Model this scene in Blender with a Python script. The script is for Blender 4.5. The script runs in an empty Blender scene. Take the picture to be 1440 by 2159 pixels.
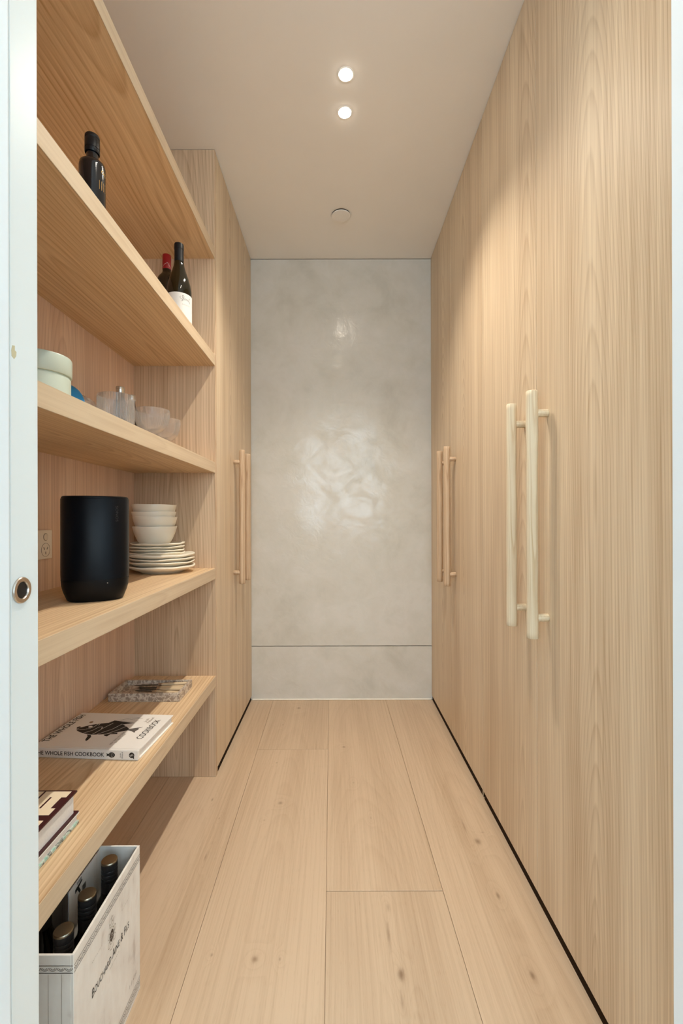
import bpy, bmesh, math, random
from mathutils import Vector, Matrix
random.seed(7)
PI = math.pi
sc = bpy.context.scene
COL = sc.collection

# ------------------------------------------------------------------ camera
F_PX, W_PX, H_PX = 960.0, 1440.0, 2159.0
VPX, VPY = 710.0, 1093.0          # vanishing point of the aisle in the frame
HC = 0.987                        # eye height
cam_d = bpy.data.cameras.new('camera')
cam = bpy.data.objects.new('camera', cam_d); COL.objects.link(cam)
cam.location = (0, 0, HC)
cam.rotation_euler = (math.radians(90), math.radians(0.14), 0)
cam_d.sensor_fit = 'VERTICAL'; cam_d.sensor_height = 36.0; cam_d.sensor_width = 24.0
cam_d.lens = F_PX / H_PX * 36.0
cam_d.shift_x = (W_PX / 2 - VPX) / H_PX
cam_d.shift_y = (VPY - H_PX / 2) / H_PX
cam_d.clip_start = 0.02
sc.camera = cam

# ------------------------------------------------------------------ world, view
world = bpy.data.worlds.new('daylight'); sc.world = world
world.use_nodes = True
bg = world.node_tree.nodes['Background']
bg.inputs['Color'].default_value = (0.70, 0.88, 1.0, 1)
bg.inputs['Strength'].default_value = 4.5
sc.view_settings.view_transform = 'Standard'
sc.view_settings.look = 'None'
sc.view_settings.exposure = 0.62
sc.view_settings.gamma = 1.0
sc.view_settings.use_curve_mapping = False
sc.cycles.max_bounces = 8
sc.cycles.use_adaptive_sampling = True
sc.cycles.adaptive_threshold = 0.09
sc.cycles.adaptive_min_samples = 16
sc.cycles.diffuse_bounces = 5
sc.cycles.glossy_bounces = 4
sc.cycles.transmission_bounces = 8
sc.cycles.caustics_refractive = False
sc.cycles.caustics_reflective = False
sc.cycles.use_denoising = True
# daylight portal in the window of the room behind the camera
pl = bpy.data.lights.new('window_portal', 'AREA'); pl.shape = 'RECTANGLE'; pl.size = 4.0; pl.size_y = 1.6
pl.cycles.is_portal = True
plo = bpy.data.objects.new('window_portal', pl); COL.objects.link(plo)
plo.location = (0, -3.0, 1.6); plo.rotation_euler = (math.radians(90), 0, 0)

LAMP_POWER = 30.0
LAMP_COLOR = (1.0, 0.915, 0.79)

# ------------------------------------------------------------------ node helpers
class NT:
    def __init__(s, name):
        s.mat = bpy.data.materials.new(name); s.mat.use_nodes = True
        s.t = s.mat.node_tree; s.bsdf = s.t.nodes['Principled BSDF']
    def n(s, typ): return s.t.nodes.new(typ)
    def link(s, a, b): s.t.links.new(a, b)
    def put(s, sock, v):
        if isinstance(v, (int, float)): sock.default_value = v
        else: s.link(v, sock)
    def m(s, op, a, b=0.0, c=None, clamp=False):
        nd = s.n('ShaderNodeMath'); nd.operation = op; nd.use_clamp = clamp
        s.put(nd.inputs[0], a); s.put(nd.inputs[1], b)
        if c is not None: s.put(nd.inputs[2], c)
        return nd.outputs[0]
    def vec(s, x, y, z):
        nd = s.n('ShaderNodeCombineXYZ')
        for i, v in enumerate((x, y, z)): s.put(nd.inputs[i], v)
        return nd.outputs[0]
    def noise(s, v, scale=1.0, detail=2.0, rough=0.5, dist=0.0):
        nd = s.n('ShaderNodeTexNoise'); s.link(v, nd.inputs['Vector'])
        nd.inputs['Scale'].default_value = scale; nd.inputs['Detail'].default_value = detail
        nd.inputs['Roughness'].default_value = rough; nd.inputs['Distortion'].default_value = dist
        return nd.outputs
    def ramp(s, f, stops):
        nd = s.n('ShaderNodeValToRGB'); s.link(f, nd.inputs[0]); e = nd.color_ramp.elements
        while len(e) < len(stops): e.new(0.5)
        for el, (p, c) in zip(e, stops):
            el.position = p; el.color = (c, c, c, 1) if isinstance(c, (int, float)) else (*c, 1)
        return nd.outputs[0]
    def mix(s, f, a, b):
        nd = s.n('ShaderNodeMix'); nd.data_type = 'RGBA'
        s.put(nd.inputs[0], f)
        for i, v in ((6, a), (7, b)):
            if isinstance(v, tuple): nd.inputs[i].default_value = (*v, 1)
            else: s.link(v, nd.inputs[i])
        return nd.outputs[2]
    def bump(s, h, strength, dist):
        nd = s.n('ShaderNodeBump'); nd.inputs['Strength'].default_value = strength
        nd.inputs['Distance'].default_value = dist; s.link(h, nd.inputs['Height'])
        s.link(nd.outputs[0], s.bsdf.inputs['Normal'])
    def objco(s):
        tc = s.n('ShaderNodeTexCoord'); sp = s.n('ShaderNodeSeparateXYZ')
        s.link(tc.outputs['Object'], sp.inputs[0])
        return tc.outputs['Object'], sp.outputs

def lin(r, g, b):
    f = lambda c: (c / 255) / 12.92 if c <= 10 else ((c / 255 + 0.055) / 1.055) ** 2.4
    return (f(r), f(g), f(b))

def plain(name, col, rough=0.5, metal=0.0, var=0.04, scale=40.0, spec=0.5, bump=0.0, bscale=200.0):
    """one colour with a faint procedural mottling"""
    k = NT(name); oc, _ = k.objco()
    nz = k.noise(oc, scale, 1)[0]
    d = tuple(c * (1 - 2 * var) for c in col); l = tuple(min(1, c * (1 + 2 * var)) for c in col)
    k.link(k.mix(nz, d, l), k.bsdf.inputs['Base Color'])
    k.bsdf.inputs['Roughness'].default_value = rough; k.bsdf.inputs['Metallic'].default_value = metal
    k.bsdf.inputs['Specular IOR Level'].default_value = spec
    if bump: k.bump(k.noise(oc, bscale, 2)[0], bump, 0.001)
    return k.mat

def wood(name, light, dark, along='Z', across='Y', depth='X', u0=0.0, w0=0.05, slope=0.06, freq=95.0, warp=0.05,
         ring=0.5, fine=0.55, tone=0.5, knots=(), rough=0.45, seed=0.0, bias=0.22, pores=0.0, fscale=330.0):
    """sawn timber: growth rings of a leaning log cut by the board face, plus fibres, tone bands and knots"""
    k = NT(name); oc, o = k.objco()
    A, U, D = o[along], o[across], o[depth]
    n1 = k.noise(k.vec(k.m('MULTIPLY_ADD', U, 2.2, seed), k.m('MULTIPLY', D, 2.2), k.m('MULTIPLY_ADD', A, 0.9, seed * 1.7)), 1.0, 1.0, 0.5)
    sp = k.n('ShaderNodeSeparateColor'); k.link(n1[1], sp.inputs[0])
    w = k.m('ADD', k.m('MULTIPLY_ADD', A, slope, w0), k.m('MULTIPLY', k.m('SUBTRACT', sp.outputs[0], 0.5), warp * 2))
    u = k.m('ADD', k.m('SUBTRACT', U, u0), k.m('MULTIPLY', k.m('SUBTRACT', sp.outputs[1], 0.5), warp))
    r = k.m('SQRT', k.m('ADD', k.m('MULTIPLY', u, u), k.m('MULTIPLY', w, w)))
    kd = None
    if knots: kn = k.noise(k.vec(k.m('MULTIPLY', U, 120.0), k.m('MULTIPLY', D, 60.0), k.m('MULTIPLY', A, 70.0)), 1.0, 3.0, 0.6)[0]
    for (ku, ka, su, sa, st) in knots:
        a = k.m('DIVIDE', k.m('SUBTRACT', U, ku), su); b = k.m('DIVIDE', k.m('SUBTRACT', A, ka), sa)
        q = k.m('ADD', k.m('MULTIPLY', a, a), k.m('MULTIPLY', b, b))
        far = k.m('POWER', 2.718, k.m('MULTIPLY', q, -0.12))
        qn = k.m('MULTIPLY', q, k.m('MULTIPLY_ADD', kn, 3.0, 0.4))
        near = k.m('MULTIPLY', k.m('POWER', 2.718, k.m('MULTIPLY', qn, -1.3)), st * 0.85)
        r = k.m('ADD', r, k.m('MULTIPLY', far, 0.03))
        kd = near if kd is None else k.m('ADD', kd, near)
    ph = k.m('FRACT', k.m('MULTIPLY', r, freq))
    rg = k.ramp(ph, [(0.0, 0.0), (0.55, 0.25), (0.86, 1.0), (1.0, 0.0)])
    fb = k.noise(k.vec(k.m('MULTIPLY_ADD', U, fscale, seed), k.m('MULTIPLY', D, fscale), k.m('MULTIPLY', A, 5.0)), 1.0, 1.0, 0.6)[0]
    fb2 = k.noise(k.vec(k.m('MULTIPLY_ADD', U, 125.0, seed), k.m('MULTIPLY', D, 125.0), k.m('MULTIPLY', A, 1.6)), 1.0, 1.0, 0.5)[0]
    tn = k.noise(k.vec(k.m('MULTIPLY_ADD', U, 11.0, seed * 3), k.m('MULTIPLY', D, 11.0), k.m('MULTIPLY', A, 0.5)), 1.0, 1.0, 0.5)[0]
    fac = k.m('ADD', bias, k.m('MULTIPLY', rg, ring * 0.55))
    fac = k.m('ADD', fac, k.m('MULTIPLY', k.m('SUBTRACT', fb, 0.5), fine))
    fac = k.m('ADD', fac, k.m('MULTIPLY', k.m('SUBTRACT', fb2, 0.5), fine * 1.3))
    fac = k.m('ADD', fac, k.m('MULTIPLY', k.m('SUBTRACT', tn, 0.5), tone * 1.4))
    if pores:
        po = k.noise(k.vec(k.m('MULTIPLY_ADD', U, 420.0, seed), k.m('MULTIPLY', D, 420.0), k.m('MULTIPLY', A, 45.0)), 1.0, 0.0, 0.5)[0]
        fac = k.m('ADD', fac, k.m('MULTIPLY', k.ramp(po, [(0.62, 0.0), (0.75, 1.0)]), pores))
    fac = k.m('ADD', fac, 0.0, clamp=True)
    col = k.mix(fac, light, dark)
    if kd is not None:
        col = k.mix(k.m('MULTIPLY', kd, 1.0, clamp=True), col, lin(112, 84, 58))
    k.link(col, k.bsdf.inputs['Base Color'])
    k.bsdf.inputs['Roughness'].default_value = rough
    k.bsdf.inputs['Specular IOR Level'].default_value = 0.35
    return k.mat

# ------------------------------------------------------------------ mesh helpers
def link(name, me, mat=None, parent=None, loc=(0, 0, 0), smooth=False):
    o = bpy.data.objects.new(name, me); COL.objects.link(o)
    if mat is not None and not me.materials: me.materials.append(mat)
    o.parent = parent; o.location = loc
    if smooth:
        for p in me.polygons: p.use_smooth = True
    return o

def mesh_from(name, verts, faces, recalc=True):
    me = bpy.data.meshes.new(name); me.from_pydata([tuple(v) for v in verts], [], faces)
    if recalc:
        bm = bmesh.new(); bm.from_mesh(me); bmesh.ops.recalc_face_normals(bm, faces=bm.faces); bm.to_mesh(me); bm.free()
    me.update(); return me

def box(name, x0, x1, y0, y1, z0, z1, mat, parent=None, bevel=0.0, seg=2):
    """world-space box; parent must be unrotated. Origin at the box centre."""
    cx, cy, cz = (x0 + x1) / 2, (y0 + y1) / 2, (z0 + z1) / 2
    bm = bmesh.new(); bmesh.ops.create_cube(bm, size=1.0)
    bmesh.ops.scale(bm, vec=(x1 - x0, y1 - y0, z1 - z0), verts=bm.verts)
    if bevel: bmesh.ops.bevel(bm, geom=bm.edges[:], offset=bevel, segments=seg, affect='EDGES', profile=0.6)
    me = bpy.data.meshes.new(name); bm.to_mesh(me); bm.free()
    pl_ = abs_loc(parent)
    return link(name, me, mat, parent, (cx - pl_[0], cy - pl_[1], cz - pl_[2]))

def abs_loc(p):
    v = Vector((0, 0, 0))
    while p is not None: v += p.location; p = p.parent
    return v

def empty(name, loc, label=None, cat=None, group=None, kind=None, rz=0.0):
    o = bpy.data.objects.new(name, None); COL.objects.link(o)
    o.location = loc; o.rotation_euler = (0, 0, rz); o.empty_display_size = 0.05
    return tag(o, label, cat, group, kind)

def tag(o, label=None, cat=None, group=None, kind=None):
    if label: o['label'] = label
    if cat: o['category'] = cat
    if group: o['group'] = group
    if kind: o['kind'] = kind
    return o

def lathe(profile, seg=48, closed=False, ripple=None, wobble=None, sx=1.0, sy=1.0):
    """profile [(r,z)...]; ripple(i,theta)->radius factor; wobble(theta,r)->dz"""
    verts, faces, rings = [], [], []
    for i, (r, z) in enumerate(profile):
        if r < 1e-6:
            verts.append((0, 0, z)); rings.append([len(verts) - 1])
        else:
            ids = []
            for s in range(seg):
                t = 2 * PI * s / seg
                rr = r * (ripple(i, t) if ripple else 1.0)
                dz = wobble(t, r) if wobble else 0.0
                verts.append((rr * math.cos(t) * sx, rr * math.sin(t) * sy, z + dz)); ids.append(len(verts) - 1)
            rings.append(ids)
    pairs = list(zip(rings[:-1], rings[1:]))
    if closed: pairs.append((rings[-1], rings[0]))
    for a, b in pairs:
        if len(a) == 1 and len(b) == 1: continue
        for s in range(seg):
            s2 = (s + 1) % seg
            if len(a) == 1: faces.append((a[0], b[s2], b[s]))
            elif len(b) == 1: faces.append((a[s], a[s2], b[0]))
            else: faces.append((a[s], a[s2], b[s2], b[s]))
    return verts, faces

def lathe_obj(name, profile, mat, parent=None, loc=(0, 0, 0), **kw):
    v, f = lathe(profile, **kw)
    o = link(name, mesh_from(name, v, f), mat, parent, loc, smooth=True)
    return smooth_angle(o)

def smooth_angle(o, deg=40):
    me = o.data
    bm = bmesh.new(); bm.from_mesh(me)
    for e in bm.edges:
        if len(e.link_faces) == 2 and e.calc_face_angle(0) > math.radians(deg): e.smooth = False
    bm.to_mesh(me); bm.free(); return o

def cylinder_between(name, a, b, r, mat, parent, seg=20, bumpy=0.0, n=1, bevel=0.0, seed=0):
    """round bar from a to b (local coords of parent), optional hand-cut irregularity"""
    a, b = Vector(a), Vector(b); d = b - a; L = d.length
    rnd = random.Random(seed)
    ph = [rnd.uniform(0, 6.28) for _ in range(6)]
    prof = [(0, 0)]
    if bevel: prof += [(r - bevel, 0), (r, bevel)]
    else: prof += [(r, 0)]
    for i in range(1, n): prof.append((r, L * i / n))
    if bevel: prof += [(r, L - bevel), (r - bevel, L)]
    else: prof += [(r, L)]
    prof.append((0, L))
    rip = None
    if bumpy:
        zs = [z for _, z in prof]
        rip = lambda i, t: 1 + bumpy * (math.sin(zs[i] * 23 + ph[0] + math.sin(2 * t + ph[1])) * 0.5 + math.sin(3 * t + zs[i] * 41 + ph[2]) * 0.4 + math.sin(2 * t + ph[3] + zs[i] * 9) * 0.6)
    v, f = lathe(prof, seg=seg, ripple=rip)
    q = Vector((0, 0, 1)).rotation_difference(d.normalized())
    v = [q @ Vector(p) for p in v]
    o = link(name, mesh_from(name, v, f), mat, parent, a, smooth=True)
    return smooth_angle(o, 50)

def prism(name, pts, origin, right, up, thick, mat, parent=None):
    """flat outline pts (x,y) in the plane right/up through origin, thickness along the normal"""
    R, U = Vector(right), Vector(up); N = R.cross(U)
    O = Vector(origin); n = len(pts)
    v = [R * x + U * y for x, y in pts] + [R * x + U * y + N * thick for x, y in pts]
    f = [tuple(range(n))[::-1], tuple(range(n, 2 * n))] + [(i, (i + 1) % n, n + (i + 1) % n, n + i) for i in range(n)]
    return link(name, mesh_from(name, v, f), mat, parent, O)

def strokes(name, lines, width, origin, right, up, thick, mat, parent):
    """several ink strokes (polylines) printed on one surface: one mesh"""
    R, U = Vector(right), Vector(up); N = R.cross(U)
    v, f = [], []
    for ln in lines:
        for (x0, y0), (x1, y1) in zip(ln[:-1], ln[1:]):
            dx, dy = x1 - x0, y1 - y0; L = math.hypot(dx, dy) or 1e-9
            ex, ey = -dy / L * width / 2, dx / L * width / 2
            b = len(v)
            for (px, py) in ((x0 + ex, y0 + ey), (x0 - ex, y0 - ey), (x1 - ex, y1 - ey), (x1 + ex, y1 + ey)):
                v.append(R * px + U * py + N * thick)
            f.append((b, b + 1, b + 2, b + 3))
    return link(name, mesh_from(name, v, f, False), mat, parent, Vector(origin))

def text(name, s, origin, right, up, width, mat, parent, height=None, thick=0.0003, bold=0.0, curve_r=None, small_caps=False):
    """lettering centred at origin; curve_r wraps it round a vertical cylinder of that radius"""
    cu = bpy.data.curves.new('lettering', 'FONT'); cu.body = s; cu.size = 1.0
    cu.align_x = 'CENTER'; cu.resolution_u = 3; cu.offset = bold
    if small_caps:
        cu.small_caps_scale = 0.78
        for bf in cu.body_format: bf.use_small_caps = True
    to = bpy.data.objects.new('lettering', cu); COL.objects.link(to)
    dg = bpy.context.evaluated_depsgraph_get(); dg.update()
    me = bpy.data.meshes.new_from_object(to.evaluated_get(dg))
    bpy.data.objects.remove(to); bpy.data.curves.remove(cu)
    xs = [p.co.x for p in me.vertices]; ys = [p.co.y for p in me.vertices]
    cx, cy = (min(xs) + max(xs)) / 2, (min(ys) + max(ys)) / 2
    kx = width / (max(xs) - min(xs)); ky = kx if height is None else height / (max(ys) - min(ys))
    R, U = Vector(right), Vector(up); N = R.cross(U)
    for p in me.vertices:
        x, y = (p.co.x - cx) * kx, (p.co.y - cy) * ky
        if curve_r:
            a = x / curve_r
            p.co = R * (curve_r * math.sin(a)) + U * y + N * (curve_r * (math.cos(a) - 1) + thick)
        else:
            p.co = R * x + U * y + N * thick
    me.materials.clear()
    return link(name, me, mat, parent, Vector(origin))

def dup(root, loc, label=None, rz=None):
    r = root.copy(); COL.objects.link(r); r.location = loc
    if rz is not None: r.rotation_euler = (0, 0, rz)
    if label: r['label'] = label
    for ch in list(root.children):
        c = ch.copy(); COL.objects.link(c); c.parent = r
        for g in list(ch.children):
            d = g.copy(); COL.objects.link(d); d.parent = c
    return r

# ------------------------------------------------------------------ dimensions (metres)
XL, XR = -0.464, 0.514            # front planes of the left and right joinery
YB, ZC = 2.477, 2.400             # rear wall, ceiling
YP = 1.741                        # side panel at the end of the shelves
XS = -0.774                       # face of the shelf back panel
YW = 0.600                        # inner face of the wall with the doorway

# ------------------------------------------------------------------ materials
VL, VD = lin(226, 205, 175), lin(178, 148, 114)
M = {}
M['paint'] = plain('ceiling_paint', lin(247, 245, 243), 0.8, var=0.01, scale=6)
M['wall_paint'] = plain('wall_paint', lin(238, 246, 250), 0.6, var=0.01, scale=5)
M['door_white'] = plain('door_satin_white', lin(234, 242, 242), 0.35, var=0.008, scale=4)
M['kick_shade'] = plain('plinth_shade', lin(40, 24, 8), 0.8, spec=0.1)  # near-black put in for the shade in the gap under the doors
M['shadow_gap'] = plain('joint_dark', lin(60, 50, 40), 0.8)
M['sealant'] = plain('sealant', lin(246, 238, 224), 0.5)
M['steel'] = plain('satin_steel', (0.62, 0.55, 0.48), 0.28, 1.0)
M['black'] = plain('black_plastic', (0.006, 0.007, 0.009), 0.35)
M['ink'] = plain('black_ink', (0.012, 0.011, 0.010), 0.6)
M['ink_brown'] = plain('brown_ink', lin(70, 58, 48), 0.7)
M['ink_pale'] = plain('pale_ink', lin(150, 138, 122), 0.7)
M['white_paper'] = plain('white_paper', lin(236, 232, 226), 0.6, var=0.015, scale=25)

def plaster():
    k = NT('polished_plaster'); oc, o = k.objco()
    v = k.vec(o['X'], o['Z'], 3.0)
    n1 = k.noise(v, 2.2, 6, 0.6, 0.5)[0]
    n2 = k.noise(v, 8.0, 6, 0.65, 0.6)[0]
    f = k.m('ADD', k.m('MULTIPLY', n1, 0.65), k.m('MULTIPLY', n2, 0.35))
    c = k.ramp(f, [(0.30, lin(194, 190, 178)), (0.46, lin(210, 206, 196)), (0.58, lin(216, 212, 204)), (0.74, lin(202, 198, 187))])
    k.link(c, k.bsdf.inputs['Base Color'])
    k.bsdf.inputs['Roughness'].default_value = 0.5
    k.bsdf.inputs['Specular IOR Level'].default_value = 0.3
    k.link(k.ramp(k.noise(v, 7.0, 5, 0.65, 1.2)[0], [(0.40, 0.05), (0.60, 0.75)]), k.bsdf.inputs['Coat Weight'])
    k.link(k.ramp(n2, [(0.40, 0.04), (0.62, 0.13)]), k.bsdf.inputs['Coat Roughness'])
    h = k.m('ADD', k.m('MULTIPLY', k.noise(v, 5.0, 2, 0.5, 0.5)[0], 0.8), k.m('MULTIPLY', k.noise(v, 13, 6, 0.62, 1.0)[0], 0.42))
    k.bump(h, 0.24, 0.012)
    nd = [n for n in k.t.nodes if n.type == 'BUMP'][0]; k.link(nd.outputs[0], k.bsdf.inputs['Coat Normal'])
    return k.mat
M['plaster'] = plaster()

# ------------------------------------------------------------------ room shell
def struct(o): o['kind'] = 'structure'; return o

# floor: dark bed with wide oak planks lying on it, seams run very slightly askew to the joinery
floor = struct(box('floor', -2.1, 2.1, -3.1, 2.6, -0.08, -0.012, plain('floor_bed', lin(140, 112, 84), 0.8)))
SK = -0.0125                                   # sideways drift of the seams per metre of depth
seam = [-0.957, -0.652, -0.348, -0.046, 0.263, 0.568]
FL, FD = lin(206, 181, 153), lin(169, 140, 111)
def plank(c, y0, y1, knots, seed, u0, w0, tint=1.0, **kw):
    g = 0.0004
    pts = []
    for (e, s) in ((seam[c] + g, 1), (seam[c + 1] - g, 1)):
        for y in (y0 + g, y1 - g):
            x = e + SK * (y - YB); pts.append((min(max(x, -0.795), 0.545), y))
    (a0, a1, b0, b1) = pts
    q = [a0, b0, b1, a1]
    bm = bmesh.new()
    vb = [bm.verts.new((x, y, -0.0118)) for x, y in q]; vt = [bm.verts.new((x, y, 0)) for x, y in q]
    bm.faces.new(vb[::-1]); bm.faces.new(vt)
    for i in range(4): bm.faces.new((vb[i], vb[(i + 1) % 4], vt[(i + 1) % 4], vt[i]))
    bmesh.ops.bevel(bm, geom=[e for e in bm.edges if all(v in vt for v in e.verts)], offset=0.0005, segments=1, affect='EDGES')
    me = bpy.data.meshes.new('plank'); bm.to_mesh(me); bm.free()
    mt = wood('floor_oak', tuple(v * tint for v in FL), tuple(v * tint for v in FD), 'Y', 'X', 'Z', u0=u0, w0=w0, slope=0.05, freq=85, warp=0.055,
              ring=0.26, fine=0.48, tone=0.62, knots=knots, rough=0.42, seed=seed, bias=0.14, pores=0.12, fscale=240, **kw)
    o = link('plank', me, mt, floor)
    o.location = -floor.location
    return o
plank(0, -0.4, 2.4765, [], 1.1, -0.80, 0.10)
plank(1, -0.4, 2.4765, [(-0.440, 1.60, 0.004, 0.012, 0.7), (-0.385, 1.33, 0.004, 0.02, 0.5), (-0.39, 1.50, 0.003, 0.008, 0.5)], 4.2, -0.47, 0.09)
plank(2, -0.4, 1.946, [(-0.198, 1.58, 0.010, 0.012, 0.55), (-0.186, 1.02, 0.010, 0.012, 0.7), (-0.285, 1.03, 0.004, 0.006, 0.5),
                        (-0.130, 1.02, 0.004, 0.007, 0.5), (-0.245, 1.84, 0.005, 0.006, 0.5), (-0.24, 1.49, 0.004, 0.004, 0.5)], 2.7, -0.19, 0.03)
plank(2, 1.947, 2.4765, [(-0.200, 2.37, 0.011, 0.014, 0.8), (-0.26, 2.18, 0.004, 0.01, 0.4)], 7.9, -0.2, 0.10, tint=0.97)
plank(3, -0.4, 1.2055, [(0.137, 0.985, 0.011, 0.020, 0.9), (0.120, 1.08, 0.006, 0.045, 0.5), (0.128, 1.155, 0.008, 0.018, 0.35), (0.131, 0.93, 0.005, 0.03, 0.4)], 5.5, 0.13, 0.02, tint=0.965)
plank(3, 1.2065, 2.4765, [(0.028, 1.966, 0.008, 0.009, 0.75), (0.060, 1.70, 0.006, 0.012, 0.3), (0.11, 1.50, 0.004, 0.01, 0.3)], 3.3, 0.10, 0.07)
plank(4, -0.4, 2.4765, [(0.428, 1.39, 0.013, 0.018, 0.75), (0.405, 1.46, 0.005, 0.05, 0.4), (0.419, 1.19, 0.007, 0.016, 0.7), (0.420, 0.982, 0.008, 0.018, 0.8),
                        (0.455, 1.43, 0.008, 0.004, 0.4)], 6.1, 0.42, 0.04)

ceiling = struct(box('ceiling', -2.1, 2.1, -3.0, 2.6, ZC, ZC + 0.1, M['paint']))

# rear wall: two polished plaster panels over a dark backing, bead of sealant at the floor
wb = struct(box('wall_back', -0.9, 1.2, YB + 0.018, YB + 0.12, -0.01, ZC, M['shadow_gap']))
box('panel', XL - 0.02, XR + 0.02, YB, YB + 0.0178, 0.294, ZC - 0.004, M['plaster'], wb, 0.001, 1)
box('panel', XL - 0.02, XR + 0.02, YB, YB + 0.0178, 0.001, 0.2905, M['plaster'], wb, 0.001, 1)
sealant = box('sealant_bead', XL + 0.002, XR - 0.002, YB - 0.006, YB - 0.0002, 0.0002, 0.0075, M['sealant'], wb, 0.0015, 1)

struct(box('wall_left', -0.9, -0.80, YW, YB + 0.018, -0.01, ZC, M['wall_paint']))
struct(box('wall_right', 1.12, 1.20, YW, YB + 0.018, -0.01, ZC, M['wall_paint']))
# wall with the doorway, pocket for the sliding door on the left
struct(box('wall_front', 0.4425, 2.1, 0.44, YW, -0.012, ZC, M['wall_paint']))
struct(box('wall_front_pocket', -2.1, -0.46, 0.552, YW, -0.012, ZC, M['wall_paint']))
struct(box('trim_1', -2.1, -0.3525, 0.40, 0.492, -0.012, ZC, M['wall_paint'], bevel=0.003))
# room behind the camera with a long window over a low sill
struct(box('wall_room_left', -2.2, -2.1, -3.1, YW, -0.012, ZC, M['wall_paint']))
struct(box('wall_room_right', 2.1, 2.2, -3.1, YW, -0.012, ZC, M['wall_paint']))
struct(box('wall_room_sill', -2.1, 2.1, -3.1, -3.0, -0.012, 0.80, M['wall_paint']))

door = struct(box('door_1', -1.05, -0.356, 0.497, 0.543, 0.004, ZC - 0.004, M['door_white'], bevel=0.0015))
pz, py = 0.907, 0.5135
pull = lathe_obj('finger_pull', [(0.0092, -0.0002), (0.0092, 0.0012), (0.0100, 0.0022), (0.0138, 0.0022), (0.0148, 0.0012), (0.0148, -0.0002)], M['steel'], door,
                 Vector((-0.356, py, pz)) - door.location, seg=48)
pull.rotation_euler = (0, PI / 2, 0)
cup = lathe_obj('pull_recess', [(0, 0.0009), (0.0070, 0.0007), (0.0093, 0.0004)], M['black'], pull, (0, 0, 0), seg=32)
k = NT('old_stain'); k.bsdf.inputs['Base Color'].default_value = (*lin(205, 196, 160), 1); k.bsdf.inputs['Roughness'].default_value = 0.6
prism('stain', [(-0.004, -0.006), (0.0, -0.008), (0.003, -0.004), (0.0035, 0.001), (0.001, 0.002), (0.001, 0.007), (-0.003, 0.006), (-0.0045, 0.000)],
      Vector((-0.356, 0.503, 1.172)) - door.location, (0, 1, 0), (0, 0, 1), 0.0002, k.mat, door)

# ------------------------------------------------------------------ ceiling fittings
M['lamp'] = bpy.data.materials.new('lamp_lens'); M['lamp'].use_nodes = True
b_ = M['lamp'].node_tree.nodes['Principled BSDF']
b_.inputs['Emission Color'].default_value = (1.0, 0.90, 0.74, 1); b_.inputs['Emission Strength'].default_value = 70.0

def downlight(x, y, label, power=LAMP_POWER):
    t = empty('downlight', (x, y, ZC), label, 'light', 'recessed ceiling spots')
    lathe_obj('trim_ring', [(0.0215, -0.0002), (0.0215, -0.0016), (0.0240, -0.0016), (0.0262, -0.0010), (0.0265, -0.0002)], M['paint'], t, seg=48)
    lathe_obj('lens', [(0, -0.0030), (0.0195, -0.0028), (0.0213, -0.0018), (0.0213, -0.0004), (0, -0.0004)], M['lamp'], t, seg=40)
    ld = bpy.data.lights.new('lamp_beam', 'SPOT'); ld.energy = power; ld.color = LAMP_COLOR
    ld.spot_size = math.radians(110); ld.spot_blend = 0.85; ld.shadow_soft_size = 0.018
    lo = bpy.data.objects.new('lamp_beam', ld); COL.objects.link(lo); lo.parent = t; lo.location = (0, 0, -0.006)
    return t
downlight(0.032, 1.449, 'glowing round ceiling downlight of the pair, nearer the doorway')
downlight(0.0315, 1.585, 'glowing round ceiling downlight of the pair, nearer the round cover disc')
downlight(0.032, 0.72, 'ceiling downlight just inside the doorway, nearest the door, above the frame', LAMP_POWER * 0.33)
downlight(0.0315, 0.856, 'ceiling downlight just inside the doorway, second from the door, above the frame', LAMP_POWER * 0.33)

t = empty('sprinkler_cover', (0.024, 2.116, ZC), 'flat round white cover disc on the ceiling near the rear wall', 'cover disc')
lathe_obj('disc', [(0, -0.0085), (0.0415, -0.0085), (0.0425, -0.0075), (0.0425, -0.0060), (0, -0.0060)], M['paint'], t, seg=64)
lathe_obj('collar', [(0.030, -0.0060), (0.030, -0.0001), (0.0405, -0.0001), (0.0405, -0.0060)], M['shadow_gap'], t, seg=48, closed=True)

# ------------------------------------------------------------------ joinery, right side
HANDLE = wood('handle_oak_pale', lin(238, 226, 200), lin(194, 166, 126), 'Z', 'Y', 'X', u0=0.01, w0=0.012, slope=0.012, freq=330, warp=0.012, ring=0.8, fine=0.5, tone=0.4, seed=3.0, rough=0.6)
HANDLE2 = wood('handle_oak_brown', lin(212, 186, 156), lin(162, 126, 92), 'Z', 'Y', 'X', u0=0.01, w0=0.012, slope=0.015, freq=300, warp=0.014, ring=0.8, fine=0.5, tone=0.4, seed=8.0, rough=0.6)
hseed = [0]
def handle(door_o, side, y, mat):
    """side +1: door face looks to -X (right joinery); -1: looks to +X"""
    hseed[0] += 1
    fx = XR if side > 0 else XL
    bx = fx - side * 0.038
    dl = abs_loc(door_o)
    P = lambda x, z: Vector((x, y, z)) - dl
    cylinder_between('handle_bar', P(bx, 0.694), P(bx, 1.296), 0.0138, mat, door_o, 24, 0.05, 44, 0.0015, hseed[0])
    for z in (0.744, 1.242):
        cylinder_between('handle_post', P(fx + side * 0.0005, z), P(bx + side * 0.010, z), 0.0096, mat, door_o, 18, 0, 1, 0.001)

def veneer(seed, u0, **kw):
    a = dict(w0=0.03, slope=0.055, freq=135, warp=0.06, ring=0.58, fine=0.72, tone=0.55, fscale=430, seed=seed, u0=u0)
    a.update(kw); return wood('door_veneer', VL, VD, 'Z', 'Y', 'X', **a)

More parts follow.
